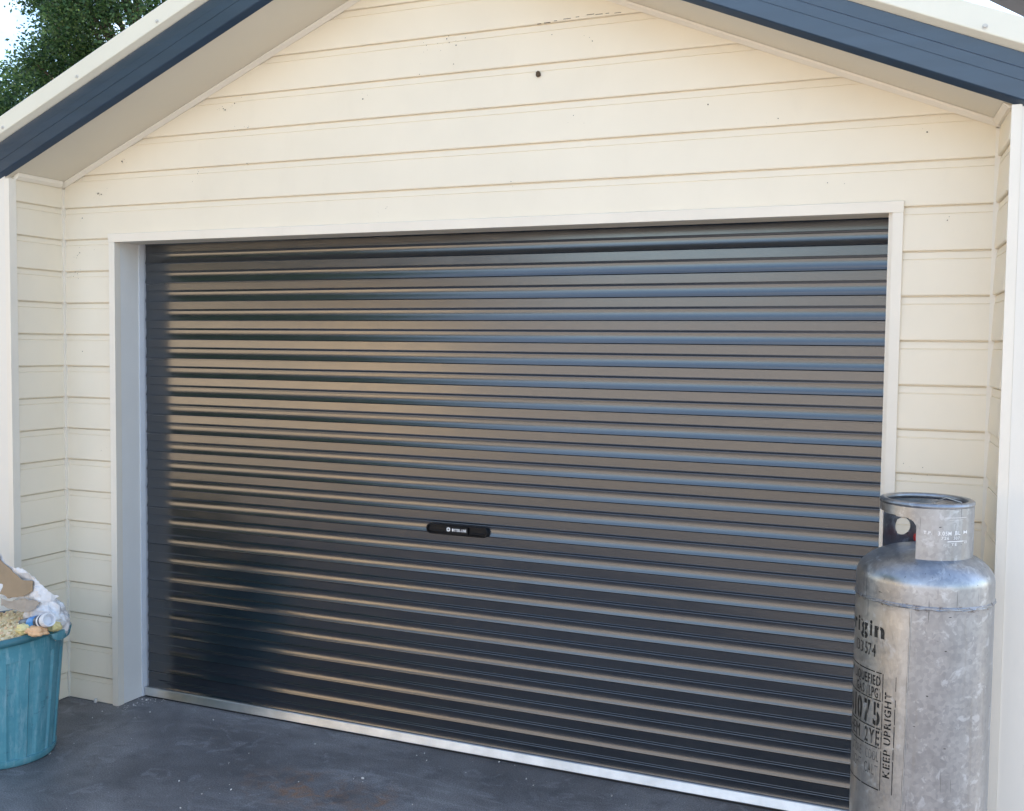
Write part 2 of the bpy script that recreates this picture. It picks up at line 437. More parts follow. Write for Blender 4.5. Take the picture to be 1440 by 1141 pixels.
# soffit, its mouldings, fascia and barge capping on both slopes
FX = 2.52
def rake(prof, s, x0, x1):
    return [[(s*x, y, soff(x)+o) for y, o in prof] for x in (x0, x1)]
for s in (-1, 1):
    m = MB(); m.loft(rake([(.012, 0), (-.3195, 0), (-.3195, .008), (.012, .008)], s, 0, 2.06)); obj('soffit', m, M_soffit, garage)
    m = MB(); m.loft(rake([(-.0150, -.0215), (-.0185, -.0225), (-.0290, -.0090), (-.0300, -.0010), (-.0100, -.0008), (-.0100, -.0215)], s, 0, 1.999)); obj('soffit_moulding', m, M_trim, garage)
    xa = 1.986 if s < 0 else 1.994; xb2 = 1.984 if s < 0 else 2.016
    zs = soff(2.0)
    m = MB(); m.loft([[(s*(x-.018), y, soff(x-.018)-.0015), (s*(x-.018), y, zs-.004), (s*(x-.005), y, zs-.017), (s*(x+.010), y, zs-.017), (s*(x+.010), y, soff(x+.010)-.0015)] for x, y in ((xa, -.037), (xb2, YF+.034))])
    obj('soffit_moulding', m, M_trim, garage)
    fp = [(-.3200, -.004), (-.3425, .010), (-.3455, .014), (-.3455, .0625), (-.3440, .0632), (-.3440, .0652), (-.3455, .066), (-.3455, .099), (-.3415, .101), (-.3405, .1035), (-.3405, .166), (-.3200, .166)]
    m = MB(); m.loft(rake(fp, s, 0.0, FX)); obj('fascia', m, M_fascia, garage)
    cp = [(-.338, .1460), (-.3460, .1465), (-.3705, .1600), (-.3725, .1625), (-.3728, .1655), (-.3715, .2335), (-.3685, .2365), (-.20, .2395), (-.20, .2365), (-.3665, .2335), (-.3685, .2305), (-.3700, .1640), (-.3450, .1500), (-.338, .1490)]
    m = MB(); m.loft(rake(cp, s, 0.0, FX)); cap = obj('barge_cap', m, M_cap, garage)
    x = 1.102 if s < 0 else 1.941 - 3*.43
    while x < 2.45:
        sm = MB(); zc = soff(x)+.178; c = (s*x, -.3725, zc)
        for y0, y1, r0, r1 in ((-.3722, -.3742, .0085, .0085), (-.3742, -.3795, .0052, .0045)):
            sm.loft([[(s*x + r*math.cos(a*math.pi/4), y, zc + r*math.sin(a*math.pi/4)) for a in range(8)] for y, r in ((y0, r0), (y1, r1))])
        obj('screw', sm, M_screw, cap); x += .43
    # corrugated roof sheet behind the capping
    rm = MB(); rings = []
    for i in range(0, 140):
        y = -.19 + i*.036; o = .185 + (.016 if i % 2 else 0)
        rings.append([(0, y, ZA+o), (s*FX, y, soff(FX)+o), (s*FX, y, soff(FX)+o-.012), (0, y, ZA+o-.012)])
    rm.loft(rings); obj('roof', rm, M_roofdark, garage)
    m = MB(); m.box(*sorted((s*2.34, s*2.42)), .0, 4.8, 0, soff(2.42)+.15); obj('side_wall', m, M_board, garage)
m = MB(); m.loft([[(-2.33, y, 0), (2.33, y, 0), (2.33, y, soff(2.33)+.14), (0, y, ZA+.14), (-2.33, y, soff(2.33)+.14)] for y in (4.7, 4.79)]); obj('rear_wall', m, M_board, garage)

# architrave and reveal of the door opening
m = MB(); m.box(-1.7075, -1.6735, -.0245, .012, .002, 2.1612); obj('architrave', m, M_trim, garage)
m = MB(); m.box(1.6815, 1.7155, -.0245, .012, .010, 2.1612); obj('architrave', m, M_trim, garage)
m = MB(); m.loft([[(x, y, z) for y, z in ((-.0265, 2.1616), (.012, 2.1616), (.012, zt_), (-.0265, zt_-.004), (-.030, zt_-.007))] for x, zt_ in ((-1.7085, 2.204), (1.7165, 2.2035))]); obj('architrave', m, M_trim, garage)
m = MB(); m.box(-1.692, -1.6742, .0125, .30, .004, 2.30); obj('reveal', m, paint('reveal_paint', (.80, .785, .75), .45, .03, 4, .05, .10), garage)
m = MB(); m.box(1.6690, 1.692, -.006, .30, .004, 2.30); obj('reveal', m, M_trim, garage)
m = MB(); m.box(-1.674, 1.6688, .0125, .118, 2.1625, 2.185); obj('reveal', m, M_soffit, garage)
m = MB(); m.box(-1.74, 1.74, .34, .36, 0, 2.4); obj('interior_shade', m, M_dark, garage)  # black sheets stand in for the unlit inside of the garage
m = MB(); m.box(-1.74, 1.74, .1985, .34, 2.30, 2.33); obj('interior_shade', m, M_dark, garage)

# small dark marks on the boards
sp = MB()
def spot(x, z, r, y=-.0178):
    n = 7; a0 = random.random()*6
    pts = [(x + r*random.uniform(.6, 1.2)*math.cos(a0+i*2*math.pi/n), y, z + r*random.uniform(.6, 1.2)*math.sin(a0+i*2*math.pi/n)) for i in range(n)]
    sp.add(pts + [(x, y-.0012, z)], [(i, (i+1) % n, n) for i in range(n)])
SPOTS = [(-1.775,2.387,4.2),(-1.755,2.382,3),(-1.765,2.379,1.5),(-1.785,2.389,1.2),(-1.871,2.278,2.6),(-1.878,2.278,1),(-1.89,2.119,2.8),(-1.905,2.107,1.8),(-1.898,2.112,1.3),(-1.91,2.095,1.2),
 (-1.92,2.03,2),(-1.905,2.022,1.8),(-1.93,2.01,1.4),(-1.90,2.00,1.2),(-1.63,2.524,3.6),(-1.625,2.518,1.6),(-1.06,2.716,2.6),(-1.05,2.71,3),(-1.0,2.734,2.4),(-1.065,2.726,1.2),(-.93,2.626,2),(-.925,2.632,1.4),(-1.20,2.446,2),(-1.195,2.455,1.4),
 (-.935,2.475,2.2),(-.93,2.47,1.3),(-.985,2.62,1.2),(.02,2.90,2.4),(.028,2.91,1.8),(.03,2.885,2),(.06,2.872,2.6),(-.02,2.887,1.2),(.10,2.895,1.6),(-.07,2.884,1.6),(.05,2.80,2),(.62,2.83,2),(.46,2.87,1.6),(-.36,2.70,2.8),(-.1,2.775,1.6),
 (.55,2.565,1.6),(.30,2.335,1.8),(-.25,2.255,1.4),(1.31,2.715,2.2),(1.78,2.418,2.6),(1.30,2.498,2),(1.055,2.565,2.4),(1.47,2.27,1.6),(1.85,2.13,2),(1.74,1.33,1.2),(1.80,1.32,1.4),(-1.73,.43,2),(-1.88,1.66,2.2),(-1.77,1.20,1.2)]
for x, z, r in SPOTS: spot(x, z, r*.0011)
for i in range(70):
    c = random.choice(SPOTS); spot(c[0]+random.gauss(0, .03), c[1]+random.gauss(0, .02), random.uniform(.0006, .0013))
tag(obj('dirt_marks', sp, M_speck, front, recalc=False), kind='stuff')
# cracked paint under the upper lap
cr = MB(); x = .40
while x < .72:
    zc = 2.913 + .012*math.sin((x-.4)*8) + random.uniform(-.002, .002); l = random.uniform(.006, .03)
    cr.box(x, x+l, -.0174, -.0125, zc, zc+.0014); x += l + random.uniform(.004, .03)
tag(obj('paint_cracks', cr, M_speck, front), kind='stuff')

# ------------------------------------------------------------------ roller door
door = thing('roller_door', None, None); door.parent = garage
ZD, PD, YD = 2.0691, .088535, .155
def slat_curve(p):
    """(t from 0 at top to 1, depth towards the inside) of one rib of the curtain"""
    c = [(0.0, .0), (.006, .0), (.016, .0), (.314, .0), (.324, .0), (.330, .0), (.348, -.0008), (.353, -.0008), (.360, .0), (.421, .0019), (.426, .0020), (.430, .0019), (.447, .0011), (.452, .0011)]
    n = 12
    for i in range(1, n+1):
        u = i/n; c.append((.452 + .454*u, .0011 - .0402*(-.10*u + .44*u**2.05/2.05)))
    d = c[-1][1]
    c += [(.912, d-.0001), (.916, d+.0003), (.920, d+.0008), (.952, -.0003), (.957, .0), (1.0, .0)]
    return [(t*p, d) for t, d in c]
def slat_mesh(t0, t1):
    c = [(t*1.0, d) for t, d in slat_curve(1.0) if t0 <= t <= t1]
    f = [(-t*PD, YD + d) for t, d in c]; bk = [(z, y+.0012) for z, y in reversed(f)]
    ring = f + bk; m = MB(); m.loft([[(x, y, z) for z, y in ring] for x in (-1.655, 1.664)]); return m
def tilt(o): o.rotation_euler.x = R(random.uniform(-.22, .22))
base = None
for k in range(-1, 23):
    if base is None:
        base = obj('slat', slat_mesh(0, 1), M_door, door, smooth=24); o = base
    else:
        o = base.copy(); COL.objects.link(o)
    o.location = (0, 0, ZD - k*PD); 
    # rotate about the rib's own line
    a = R(random.uniform(-.45, .45)); o.rotation_euler.x = a; o.rotation_euler.y = R(random.uniform(-.02, .02))
    o.location = Vector((0, YD, ZD - k*PD)) - Matrix.Rotation(a, 3, 'X') @ Vector((0, YD, 0))
o = obj('slat', slat_mesh(0, .81), M_door, door, smooth=24); o.location = (0, 0, ZD - 23*PD)
o = obj('slat', slat_mesh(.3, 1), M_door, door, smooth=24); o.location = (0, 0, ZD + 2*PD)
# bottom rail of ribbed aluminium with a rubber seal
m = MB(); pr = [(.170, .049), (.1395, .049), (.1375, .047)]
n = 9
for i in range(n):
    z1 = .0455 - i*.0039; pr += [(.1388, z1), (.1379, z1-.0026), (.1378, z1-.0031), (.1388, z1-.0037)]
pr += [(.1375, .0095), (.1395, .0085), (.170, .0085)]
m.loft([[(x, y, z + .0025*(x > 0)) for y, z in pr] for x in (-1.664, 1.664)]); obj('bottom_rail', m, M_alu, door)
m = MB(); m.box(-1.664, 1.664, .1435, .166, .001, .0083); obj('bottom_seal', m, M_rubber, door)
# guide channels
for s, xg in ((-1, 1.674), (1, 1.669)):
    m = MB(); m.box(*sorted((s*(xg-.0005), s*(xg-.042))), .178, .183, .004, 2.29); m.box(*sorted((s*(xg-.0005), s*(xg-.004))), .128, .1775, .004, 2.29)
    obj('guide_rail', m, M_nylon, door)
# pull handle
hz, hx = .9415, .003
def stadium(x0, x1, z0, z1, n=10):
    r = (z1-z0)/2; zc = (z0+z1)/2; pts = []
    for i in range(n+1): a = -math.pi/2 + math.pi*i/n; pts.append((x1-r + r*math.cos(a), zc + r*math.sin(a)))
    for i in range(n+1): a = math.pi/2 + math.pi*i/n; pts.append((x0+r + r*math.cos(a), zc + r*math.sin(a)))
    return pts
def plate(mb, rings):
    mb.loft([[(x, y, z) for x, z in st] for st, y in rings], caps=True)
hm = MB()
plate(hm, [(stadium(hx-.143, hx+.143, hz-.0220, hz+.0220), .160), (stadium(hx-.143, hx+.143, hz-.0220, hz+.0220), .1395), (stadium(hx-.140, hx+.140, hz-.0190, hz+.0190), .1365),
           (stadium(hx-.1365, hx+.1365, hz-.0165, hz+.0165), .1365), (stadium(hx-.134, hx+.134, hz-.0145, hz+.0145), .1455)])
handle = obj('handle', hm, M_black, door, smooth=40)
hm = MB()
plate(hm, [([(hx-.055, hz-.0150), (hx+.055, hz-.0150), (hx+.055, hz+.0150), (hx-.055, hz+.0150)], .1460), ([(hx-.053, hz-.0148), (hx+.053, hz-.0148), (hx+.053, hz+.0148), (hx-.053, hz+.0148)], .1358)])
obj('lock_plate', hm, M_black, door)
for s in (-1, 1):
    hm = MB(); hm.tube([(hx+s*.058, .1425, hz-.009), (hx+s*.095, .1395, hz-.0095), (hx+s*.128, .1425, hz-.006)], .0022, 6); obj('finger_grip', hm, M_black, door, smooth=60)

# ------------------------------------------------------------------ lettering
_gl = {}
def glyph(ch, bold=0.0):
    if (ch, bold) in _gl: return _gl[(ch, bold)]
    cu = bpy.data.curves.new('glyph', 'FONT'); cu.body = ch; cu.size = 1.0; cu.offset = bold; cu.resolution_u = 3; cu.fill_mode = 'FRONT'
    ob = bpy.data.objects.new('glyph', cu); COL.objects.link(ob)
    dg = bpy.context.evaluated_depsgraph_get(); me = bpy.data.meshes.new_from_object(ob.evaluated_get(dg))
    vs_ = [tuple(v.co)[:2] for v in me.vertices]; fs_ = [tuple(p.vertices) for p in me.polygons]
    bpy.data.objects.remove(ob); bpy.data.curves.remove(cu); bpy.data.meshes.remove(me)
    _gl[(ch, bold)] = (vs_, fs_); return _gl[(ch, bold)]
def cap_h(): 
    v, f = glyph('H'); return max(p[1] for p in v)
def text_flat(txt, x0, x1, z0, z1, bold=0.0, gap=.12, stencil=0.0, ref=None):
    """letters laid out between x0..x1 with capital height z0..z1 ; returns (verts2d, faces)"""
    H = cap_h(); sz = (z1-z0)/H
    lay = []; cur = 0.0
    for ch in txt:
        if ch == ' ': cur += .30; continue
        v, f = glyph(ch, bold); a = min(p[0] for p in v); b_ = max(p[0] for p in v)
        lay.append((v, f, cur - a, a, b_)); cur += (b_-a) + gap
    tot = cur - gap; sx = (x1-x0)/tot
    V, F = [], []
    for v, f, off, a, b_ in lay:
        bm = bmesh.new(); vv = [bm.verts.new((p[0], p[1], 0)) for p in v]
        for q in f:
            try: bm.faces.new([vv[i] for i in q])
            except ValueError: pass
        if stencil and (b_-a) > .25:
            xc = (a+b_)/2; g = stencil/2
            for xp in (xc-g, xc+g):
                bmesh.ops.bisect_plane(bm, geom=bm.verts[:]+bm.edges[:]+bm.faces[:], plane_co=(xp, 0, 0), plane_no=(1, 0, 0))
            dl = [q for q in bm.faces if abs(q.calc_center_median().x - xc) < g*.98]
            bmesh.ops.delete(bm, geom=dl, context='FACES')
        bm.verts.index_update(); o = len(V)
        V += [(x0 + (q.co.x + off)*sx, z0 + q.co.y*sz) for q in bm.verts]
        F += [tuple(o + q.index for q in fc.verts) for fc in bm.faces]; bm.free()
    return V, F
# brand on the handle: ring mark, small arrow mark and words
lm = MB(); yl = .1351
V, F = text_flat('STEEL-LINE', hx-.0095, hx+.046, hz-.0040, hz+.0062, .035, .09); lm.add([(x, yl, z) for x, z in V], F)
n = 18
ro, ri = .0088, .0040
lm.add([(hx-.036 + r*math.cos(2*math.pi*i/n), yl, hz+.002 + r*math.sin(2*math.pi*i/n)) for r in (ro, ri) for i in range(n)], [(i, (i+1) % n, n+(i+1) % n, n+i) for i in range(n)])
lm.add([(hx-.0205, yl, hz+.001), (hx-.0155, yl, hz-.0075), (hx-.0105, yl, hz+.001), (hx-.0155, yl, hz+.0095)], [(0, 1, 2, 3)])
obj('lettering', lm, M_white, door, recalc=False)

# ------------------------------------------------------------------ gas cylinder
GX, GY, GR = 1.832, -.503, .1875
gas = thing('gas_cylinder', 'tall dull galvanised gas cylinder with stencilled lettering beside the right pier', 'gas cylinder', (GX, GY, 0))
body = MB(); prof = [(.02, .060), (.10, .045), (.15, .050), (.176, .075), (GR-.003, .11), (GR, .15)]
for i in range(1, 30): prof.append((GR + .0004*math.sin(i*1.7), .15 + i*.0285))
prof += [(GR, .996)]
prof += [(GR+.0005, 1.0), (GR+.0025, 1.0025), (GR+.0025, 1.0055), (GR+.0002, 1.008), (GR, 1.02), (GR, 1.055)]
for i in range(1, 15):
    a = i/15*math.pi/2; prof.append((GR*math.cos(a), 1.055 + .095*math.sin(a)))
prof.append((.004, 1.150))
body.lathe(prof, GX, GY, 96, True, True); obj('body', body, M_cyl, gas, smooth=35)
m = MB(); m.lathe([(.150, .001), (.158, .001), (.160, .06), (.166, .09), (.160, .092), (.153, .06), (.150, .001)], GX, GY, 64); obj('base_ring', m, M_cyl, gas, smooth=40)
def cp_(az, r, z): a = R(az); return (GX + r*math.sin(a), GY - r*math.cos(a), z)
# vertical weld seam
m = MB()
pts = [(.93, -7.6+.15*math.sin(z*19)) for z in (0,)]
m.tube([cp_(-8.0 - (1.0-z)*3.6 + .25*math.sin(z*23), GR+.0006, z) for z in [.99 - i*.03 for i in range(31)]], [.0024+.0008*math.sin(i*2.1) for i in range(31)], 6); obj('weld_seam', m, M_cyl, gas, smooth=60)
# ragged weld bead round the shoulder
m = MB(); m.tube([cp_(az, GR+.0008, 1.0005 + .0012*math.sin(az*.31)+.0007*math.sin(az*.83)) for az in range(-178, 180, 3)], [.0026+.001*math.sin(i*1.3) for i in range(120)], 6); obj('weld_seam', m, M_cyl, gas, smooth=60)
# collar with a wide opening and a round hand hole
CR, CZ0, CZ1 = .127, 1.105, 1.268
bm = bmesh.new(); NA, NZ = 300, 44; grid = {}
def opening(az, z):
    a = (az + 180) % 360 - 180
    if not (-104 < a < -9): return False
    top = 1.246 - .010*max(0, (a+75)/66)
    e = -9 - a                              # rounded upper corner near the front edge
    if e*CR*math.pi/180 < .03: 
        q = .03 - e*CR*math.pi/180; top -= .03 - math.sqrt(max(0, .0009 - q*q))
    return z < top
def hole(az, z):
    a = ((az + 146) + 180) % 360 - 180; return math.hypot(R(a)*CR, z-1.180) < .026
for i in range(NA):
    for j in range(NZ+1):
        az = i*360/NA; z = CZ0 + (CZ1-CZ0)*j/NZ
        a = ((az + 146) + 180) % 360 - 180; s_ = R(a)*CR; d_ = math.hypot(s_, z-1.180)
        if .0235 < d_ < .0300 : 
            f_ = .026/d_; az = -146 + math.degrees(s_*f_/CR); z = 1.180 + (z-1.180)*f_
        grid[i, j] = bm.verts.new(cp_(az, CR, z))
for i in range(NA):
    for j in range(NZ):
        az = (i+.5)*360/NA; z = CZ0 + (CZ1-CZ0)*(j+.5)/NZ
        if opening(az, z) or hole(az, z): continue
        bm.faces.new((grid[i, j], grid[(i+1) % NA, j], grid[(i+1) % NA, j+1], grid[i, j+1]))
bmesh.ops.delete(bm, geom=[v for v in bm.verts if not v.link_faces], context='VERTS')
bmesh.ops.recalc_face_normals(bm, faces=bm.faces)
bmesh.ops.solidify(bm, geom=bm.faces[:], thickness=.0038)
for v in bm.verts: v.co -= Vector((GX, GY, 0))
me = bpy.data.meshes.new('collar'); bm.to_mesh(me); bm.free(); me.shade_smooth(); me.set_sharp_from_angle(angle=R(40))
collar = link_mesh('collar', me, M_cyl, gas)
m = MB(); m.lathe([(CR-.008 + .0105*math.cos(t*math.pi/6)*1.0, CZ1+.006 + .0088*math.sin(t*math.pi/6)) for t in range(13)], GX, GY, 80); obj('rolled_rim', m, M_cyl, gas, smooth=60)
m = MB(); m.lathe([(.001, 1.13), (.024, 1.13), (.024, 1.165), (.016, 1.17), (.016, 1.20), (.001, 1.20)], GX, GY, 20); m.tube([(GX, GY, 1.172), (GX+.05, GY-.02, 1.172)], .013, 10); obj('valve', m, M_brass, gas, smooth=40)
m = MB(); m.lathe([(.001, 1.2005), (.012, 1.2005), (.022, 1.206), (.022, 1.216), (.016, 1.220), (.001, 1.220)], GX, GY, 14); obj('valve_wheel', m, M_black, gas, smooth=40)
c = cp_(-165, .100, 1.150); m = MB(); m.lathe([(.001, 1.138), (.010, 1.140), (.0125, 1.150), (.010, 1.160), (.001, 1.162)], c[0], c[1], 14); obj('red_plug', m, M_red, gas, smooth=60)
m = MB(); m.tube([(GX+.02, GY+.06, 1.17), (GX+.02, GY+.07, 1.262), (GX+.05, GY+.05, 1.280), (GX+.09, GY+.03, 1.272), (GX+.11, GY+.02, 1.24)], .0016, 6); obj('wire_loop', m, M_screw, gas, smooth=60)

def wrap(name, parts, mat, r=GR+.0009, shape=None):
    """bend flat lettering (degrees of azimuth, height) round the cylinder"""
    bm = bmesh.new()
    for V, F in parts:
        vv = [bm.verts.new((a, z, 0)) for a, z in V]
        for q in F:
            try: bm.faces.new([vv[i] for i in q])
            except ValueError: pass
    amin = min(v.co.x for v in bm.verts); amax = max(v.co.x for v in bm.verts); a = math.ceil(amin)
    while a < amax:
        bmesh.ops.bisect_plane(bm, geom=bm.verts[:]+bm.edges[:]+bm.faces[:], plane_co=(a, 0, 0), plane_no=(1, 0, 0)); a += 1.5
    for v in bm.verts: v.co = Vector(cp_(v.co.x, r, v.co.y)) - Vector((GX, GY, 0))
    bmesh.ops.recalc_face_normals(bm, faces=bm.faces)
    me = bpy.data.meshes.new(name); bm.to_mesh(me); bm.free()
    return link_mesh(name, me, mat, gas)
def bar(a0, a1, z0, z1): return [(a0, z0), (a1, z0), (a1, z1), (a0, z1)], [(0, 1, 2, 3)]
T = text_flat
st = .07
big = []
H = cap_h()
for ch, a0, a1 in (('O', -96, -78), ('r', -74.5, -67.5), ('i', -64.5, -61.5), ('g', -58.5, -48.5), ('i', -45.8, -42.9), ('n', -40.2, -29.8)):
    v, f = glyph(ch, .03); big.append(T(ch, a0, a1, .900, .943, .03, stencil=.07 if ch in 'Ogn' else 0))
wrap('stencil_lettering', big + [T('133', -67.5, -54.5, .842, .874, 0, .16, st), T('574', -51.5, -38.5, .842, .876, .012, .16, st)], M_stencil)
LN = []
for z in (.800, .7215, .6405, .586, .467):
    a = -100
    while a < -31.5:
        l = random.uniform(13, 22); LN.append(bar(a, min(a+l, -31.2), z-.0016, z+.0016)); a += l + 1.5
for a0, zs, wd in ((-29.6, (.800, .722), .55), (-29.6, (.716, .640), .55), (-29.6, (.634, .586), .55), (-29.6, (.580, .467), .5), (-17.8, (.800, .76), .4), (-17.8, (.735, .715), .5), (-18, (.709, .665), .6), (-18.2, (.66, .60), .6), (-18.4, (.595, .565), .6), (-18.6, (.56, .465), .6)):
    LN.append(bar(a0-wd/2-.3, a0+wd/2-.3, zs[1], zs[0]))
wrap('stencil_border', LN, M_stencil)
wrap('stencil_lettering', [T('UN', -92, -72, .652, .708, 0, .14, st), T('1075', -67, -32.2, .650, .711, .03, .20, st), T('HAZCHEM', -108, -56, .594, .632, 0, .14, st), T('2YE', -48.5, -32, .593, .633, .018, .20, st)], M_stencil)
V, F = T('KEEP UPRIGHT', 0, .242, 0, 1, .022, .16, st)
wrap('stencil_lettering', [([(-21.6 - z*5.8, .509 + x) for x, z in V], F)], M_stencil)
wrap('faded_lettering', [T('PETROLEUM', -112, -72, .764, .790, 0, .14, st), T('LIQUEFIED', -68, -32.2, .762, .789, .012, .18, st), T('GAS', -64, -51, .728, .754, .012, .16, st), T('(LPG)', -47.5, -32, .726, .755, .012, .18, st)], M_stencil)
wrap('faded_lettering', [T('STORE', -70, -53, .546, .572, 0, .16, st), T('COOL', -47, -32.4, .546, .574, 0, .18, st), T('RIGHT', -70, -53, .506, .536, 0, .16, st), T('CALT', -48, -32.5, .504, .534, 0, .18, st)], M_faint)
# white stampings on the collar
wrap('collar_stamping', [T('T.P.', -1, 9, 1.198, 1.2065, .02), T('3.05M', 16, 33, 1.196, 1.2065, .02), T('BL', 38, 46, 1.197, 1.2075, .02), T('M', 51, 58, 1.199, 1.2075, .02), T('726', 20, 30, 1.184, 1.192, .01), T('307', 36, 45, 1.184, 1.192, .01),
     T('TE', 33, 41, 1.167, 1.1745, .01), T('05', 53, 58, 1.172, 1.18, .01)], M_white, CR+.0009)
for q in ((28, 52, 1.1775, 1.1800), (24, 56, 1.244, 1.2450), (30, 50, 1.238, 1.2386)): wrap('scratch_line', [bar(*q)], M_white, CR+.0009)

# ------------------------------------------------------------------ garbage bin and rubbish
BX, BY, BZ = -1.700, -.652, .525
RB, RT = .205, .262
def sag(mb_):
    mb_.v = [(x, y, z + max(0, z)/BZ*.105*((x-BX)*.65 + (y-BY)*.76)) for x, y, z in mb_.v]; return mb_
gbin = thing('garbage_bin', 'round teal plastic garbage bin heaped with rubbish in front of the left pier', 'garbage bin', (BX, BY, 0))
tub = MB(); n = 192; rings = []
def rad(z): return RB + (RT-.012-RB)*(z/BZ)
def rib(i, z):
    """flutes pressed into the wall of the tub"""
    a = i/n*2*math.pi; ph = (a*18/(2*math.pi)) % 1.0
    if z < .030 or z > BZ-.085: return 0.0
    e = .045
    lim = BZ-.095
    if z > lim - .012*(1 if int(a*18/(2*math.pi)) % 2 else 0): return 0
    def ss(x): x = max(0, min(1, x)); return x*x*(3-2*x)
    g = ss((ph-.28)/e)*ss((.74-ph)/e)
    return -.0075*g
zs = [.0, .006, .016, .0299, .031, .12, .22, .32, .40, BZ-.1075, BZ-.1065, BZ-.0955, BZ-.0945, BZ-.06, BZ-.02, BZ]
for z in zs:
    o = .004 if .008 < z < .03 else 0.0
    if z == 0.0: o = -.004
    rings.append([(BX + (rad(z)+rib(i, z)+o)*math.cos(2*math.pi*i/n), BY + (rad(z)+rib(i, z)+o)*math.sin(2*math.pi*i/n), z+.002) for i in range(n)])
tub.loft(rings[::-1], caps=False)
inner = [[(BX + (rad(z)-.016)*math.cos(2*math.pi*i/n), BY + (rad(z)-.016)*math.sin(2*math.pi*i/n), z) for i in range(n)] for z in (BZ, .30)]
tub.loft(inner, caps=False); tub.add(inner[1], [tuple(range(n))])
obj('tub', sag(tub), M_bin, gbin, smooth=28, recalc=False)
m = MB(); m.lathe([(RT-.03, BZ-.002), (RT-.022, BZ+.006), (RT-.005, BZ+.007), (RT+.003, BZ), (RT+.003, BZ-.016), (RT-.001, BZ-.022), (RT-.006, BZ-.020), (RT-.012, BZ-.012)], BX, BY, 96); obj('rim', sag(m), M_rim, gbin, smooth=50)
for a0 in (22, 202):                       # moulded lug handles under the rim
    m = MB(); rr = []
    for i in range(-8, 9):
        a = R(a0 + i*2.4); e = 1 - abs(i/8)**4
        r1 = RT + .003; out_ = .016*e; h0 = BZ-.018; h1 = BZ-.018 - .040*(e*.9+.1)
        rr.append([(BX+q*math.cos(a), BY+q*math.sin(a), z) for q, z in ((r1-.012, h0), (r1+out_, h0-.002), (r1+out_*1.15, h0-.010), (r1+out_*.7, h1), (r1+out_*.7-.004, h1), (r1-.020, h1+.012))])
    m.loft(rr); obj('handle', sag(m), M_bin, gbin, smooth=50)

def fbm(p, s, o=4):
    v = 0; a = 1; q = Vector(p)*s
    for i in range(o): v += a*noise.noise(q); q = q*2.03; a *= .52
    return v
# heap of sawdust filling the bin
hp = MB(); n = 60; rings = []
def heap_h(x, y):
    d = math.hypot(x-BX, y-BY)/RT
    return BZ - .018 + .052*max(0, 1-d*d) + .012*fbm((x, y, 0), 18)
for k in range(1, 13):
    r = (RT-.031)*k/12; rings.append([(BX+r*math.cos(2*math.pi*i/n), BY+r*math.sin(2*math.pi*i/n), heap_h(BX+r*math.cos(2*math.pi*i/n), BY+r*math.sin(2*math.pi*i/n))) for i in range(n)])
hp.loft(rings, caps=False); hp.add(rings[0], [tuple(range(n))])
def crumb(mb_, c, r):
    bm = bmesh.new(); bmesh.ops.create_icosphere(bm, subdivisions=1, radius=1)
    s = Vector((random.uniform(.6, 1.3), random.uniform(.6, 1.3), random.uniform(.5, 1)))
    q = Matrix.Rotation(random.random()*6, 3, 'Z') @ Matrix.Rotation(random.random()*3, 3, 'X')
    for i, v in enumerate(bm.verts): v.co = q @ Vector((v.co.x*s.x, v.co.y*s.y, v.co.z*s.z)) * r * random.uniform(.75, 1.2)
    bm.verts.index_update(); mb_.add([tuple(v.co + Vector(c)) for v in bm.verts], [tuple(v.index for v in f.verts) for f in bm.faces]); bm.free()
for i in range(1100):
    a = random.random()*6.283; r = (RT-.035)*math.sqrt(random.random()); x, y = BX+r*math.cos(a), BY+r*math.sin(a)
    crumb(hp, (x, y, heap_h(x, y)+.001), random.uniform(.003, .0095))
tag(obj('sawdust', sag(hp), M_crumb), 'pale sawdust and crumbs filling the teal bin to the brim', 'rubbish', kind='stuff')
# foam lumps on the sawdust
def lump(name, c, s, mat, label, seed, grp=None):
    bm = bmesh.new(); bmesh.ops.create_icosphere(bm, subdivisions=4, radius=1)
    for v in bm.verts:
        d = 1 + .30*fbm(v.co + Vector((seed, 0, 0)), 1.7, 5); v.co = Vector((v.co.x*s[0], v.co.y*s[1], v.co.z*s[2]))*d
    me = bpy.data.meshes.new(name); bm.to_mesh(me); bm.free(); me.shade_smooth()
    o = link_mesh(name, me, mat); o.location = c; return tag(o, label, 'foam', grp)
def heap_at(x, y, dz=0): return (x, y, heap_h(x, y)+dz + .105*((x-BX)*.65 + (y-BY)*.76))

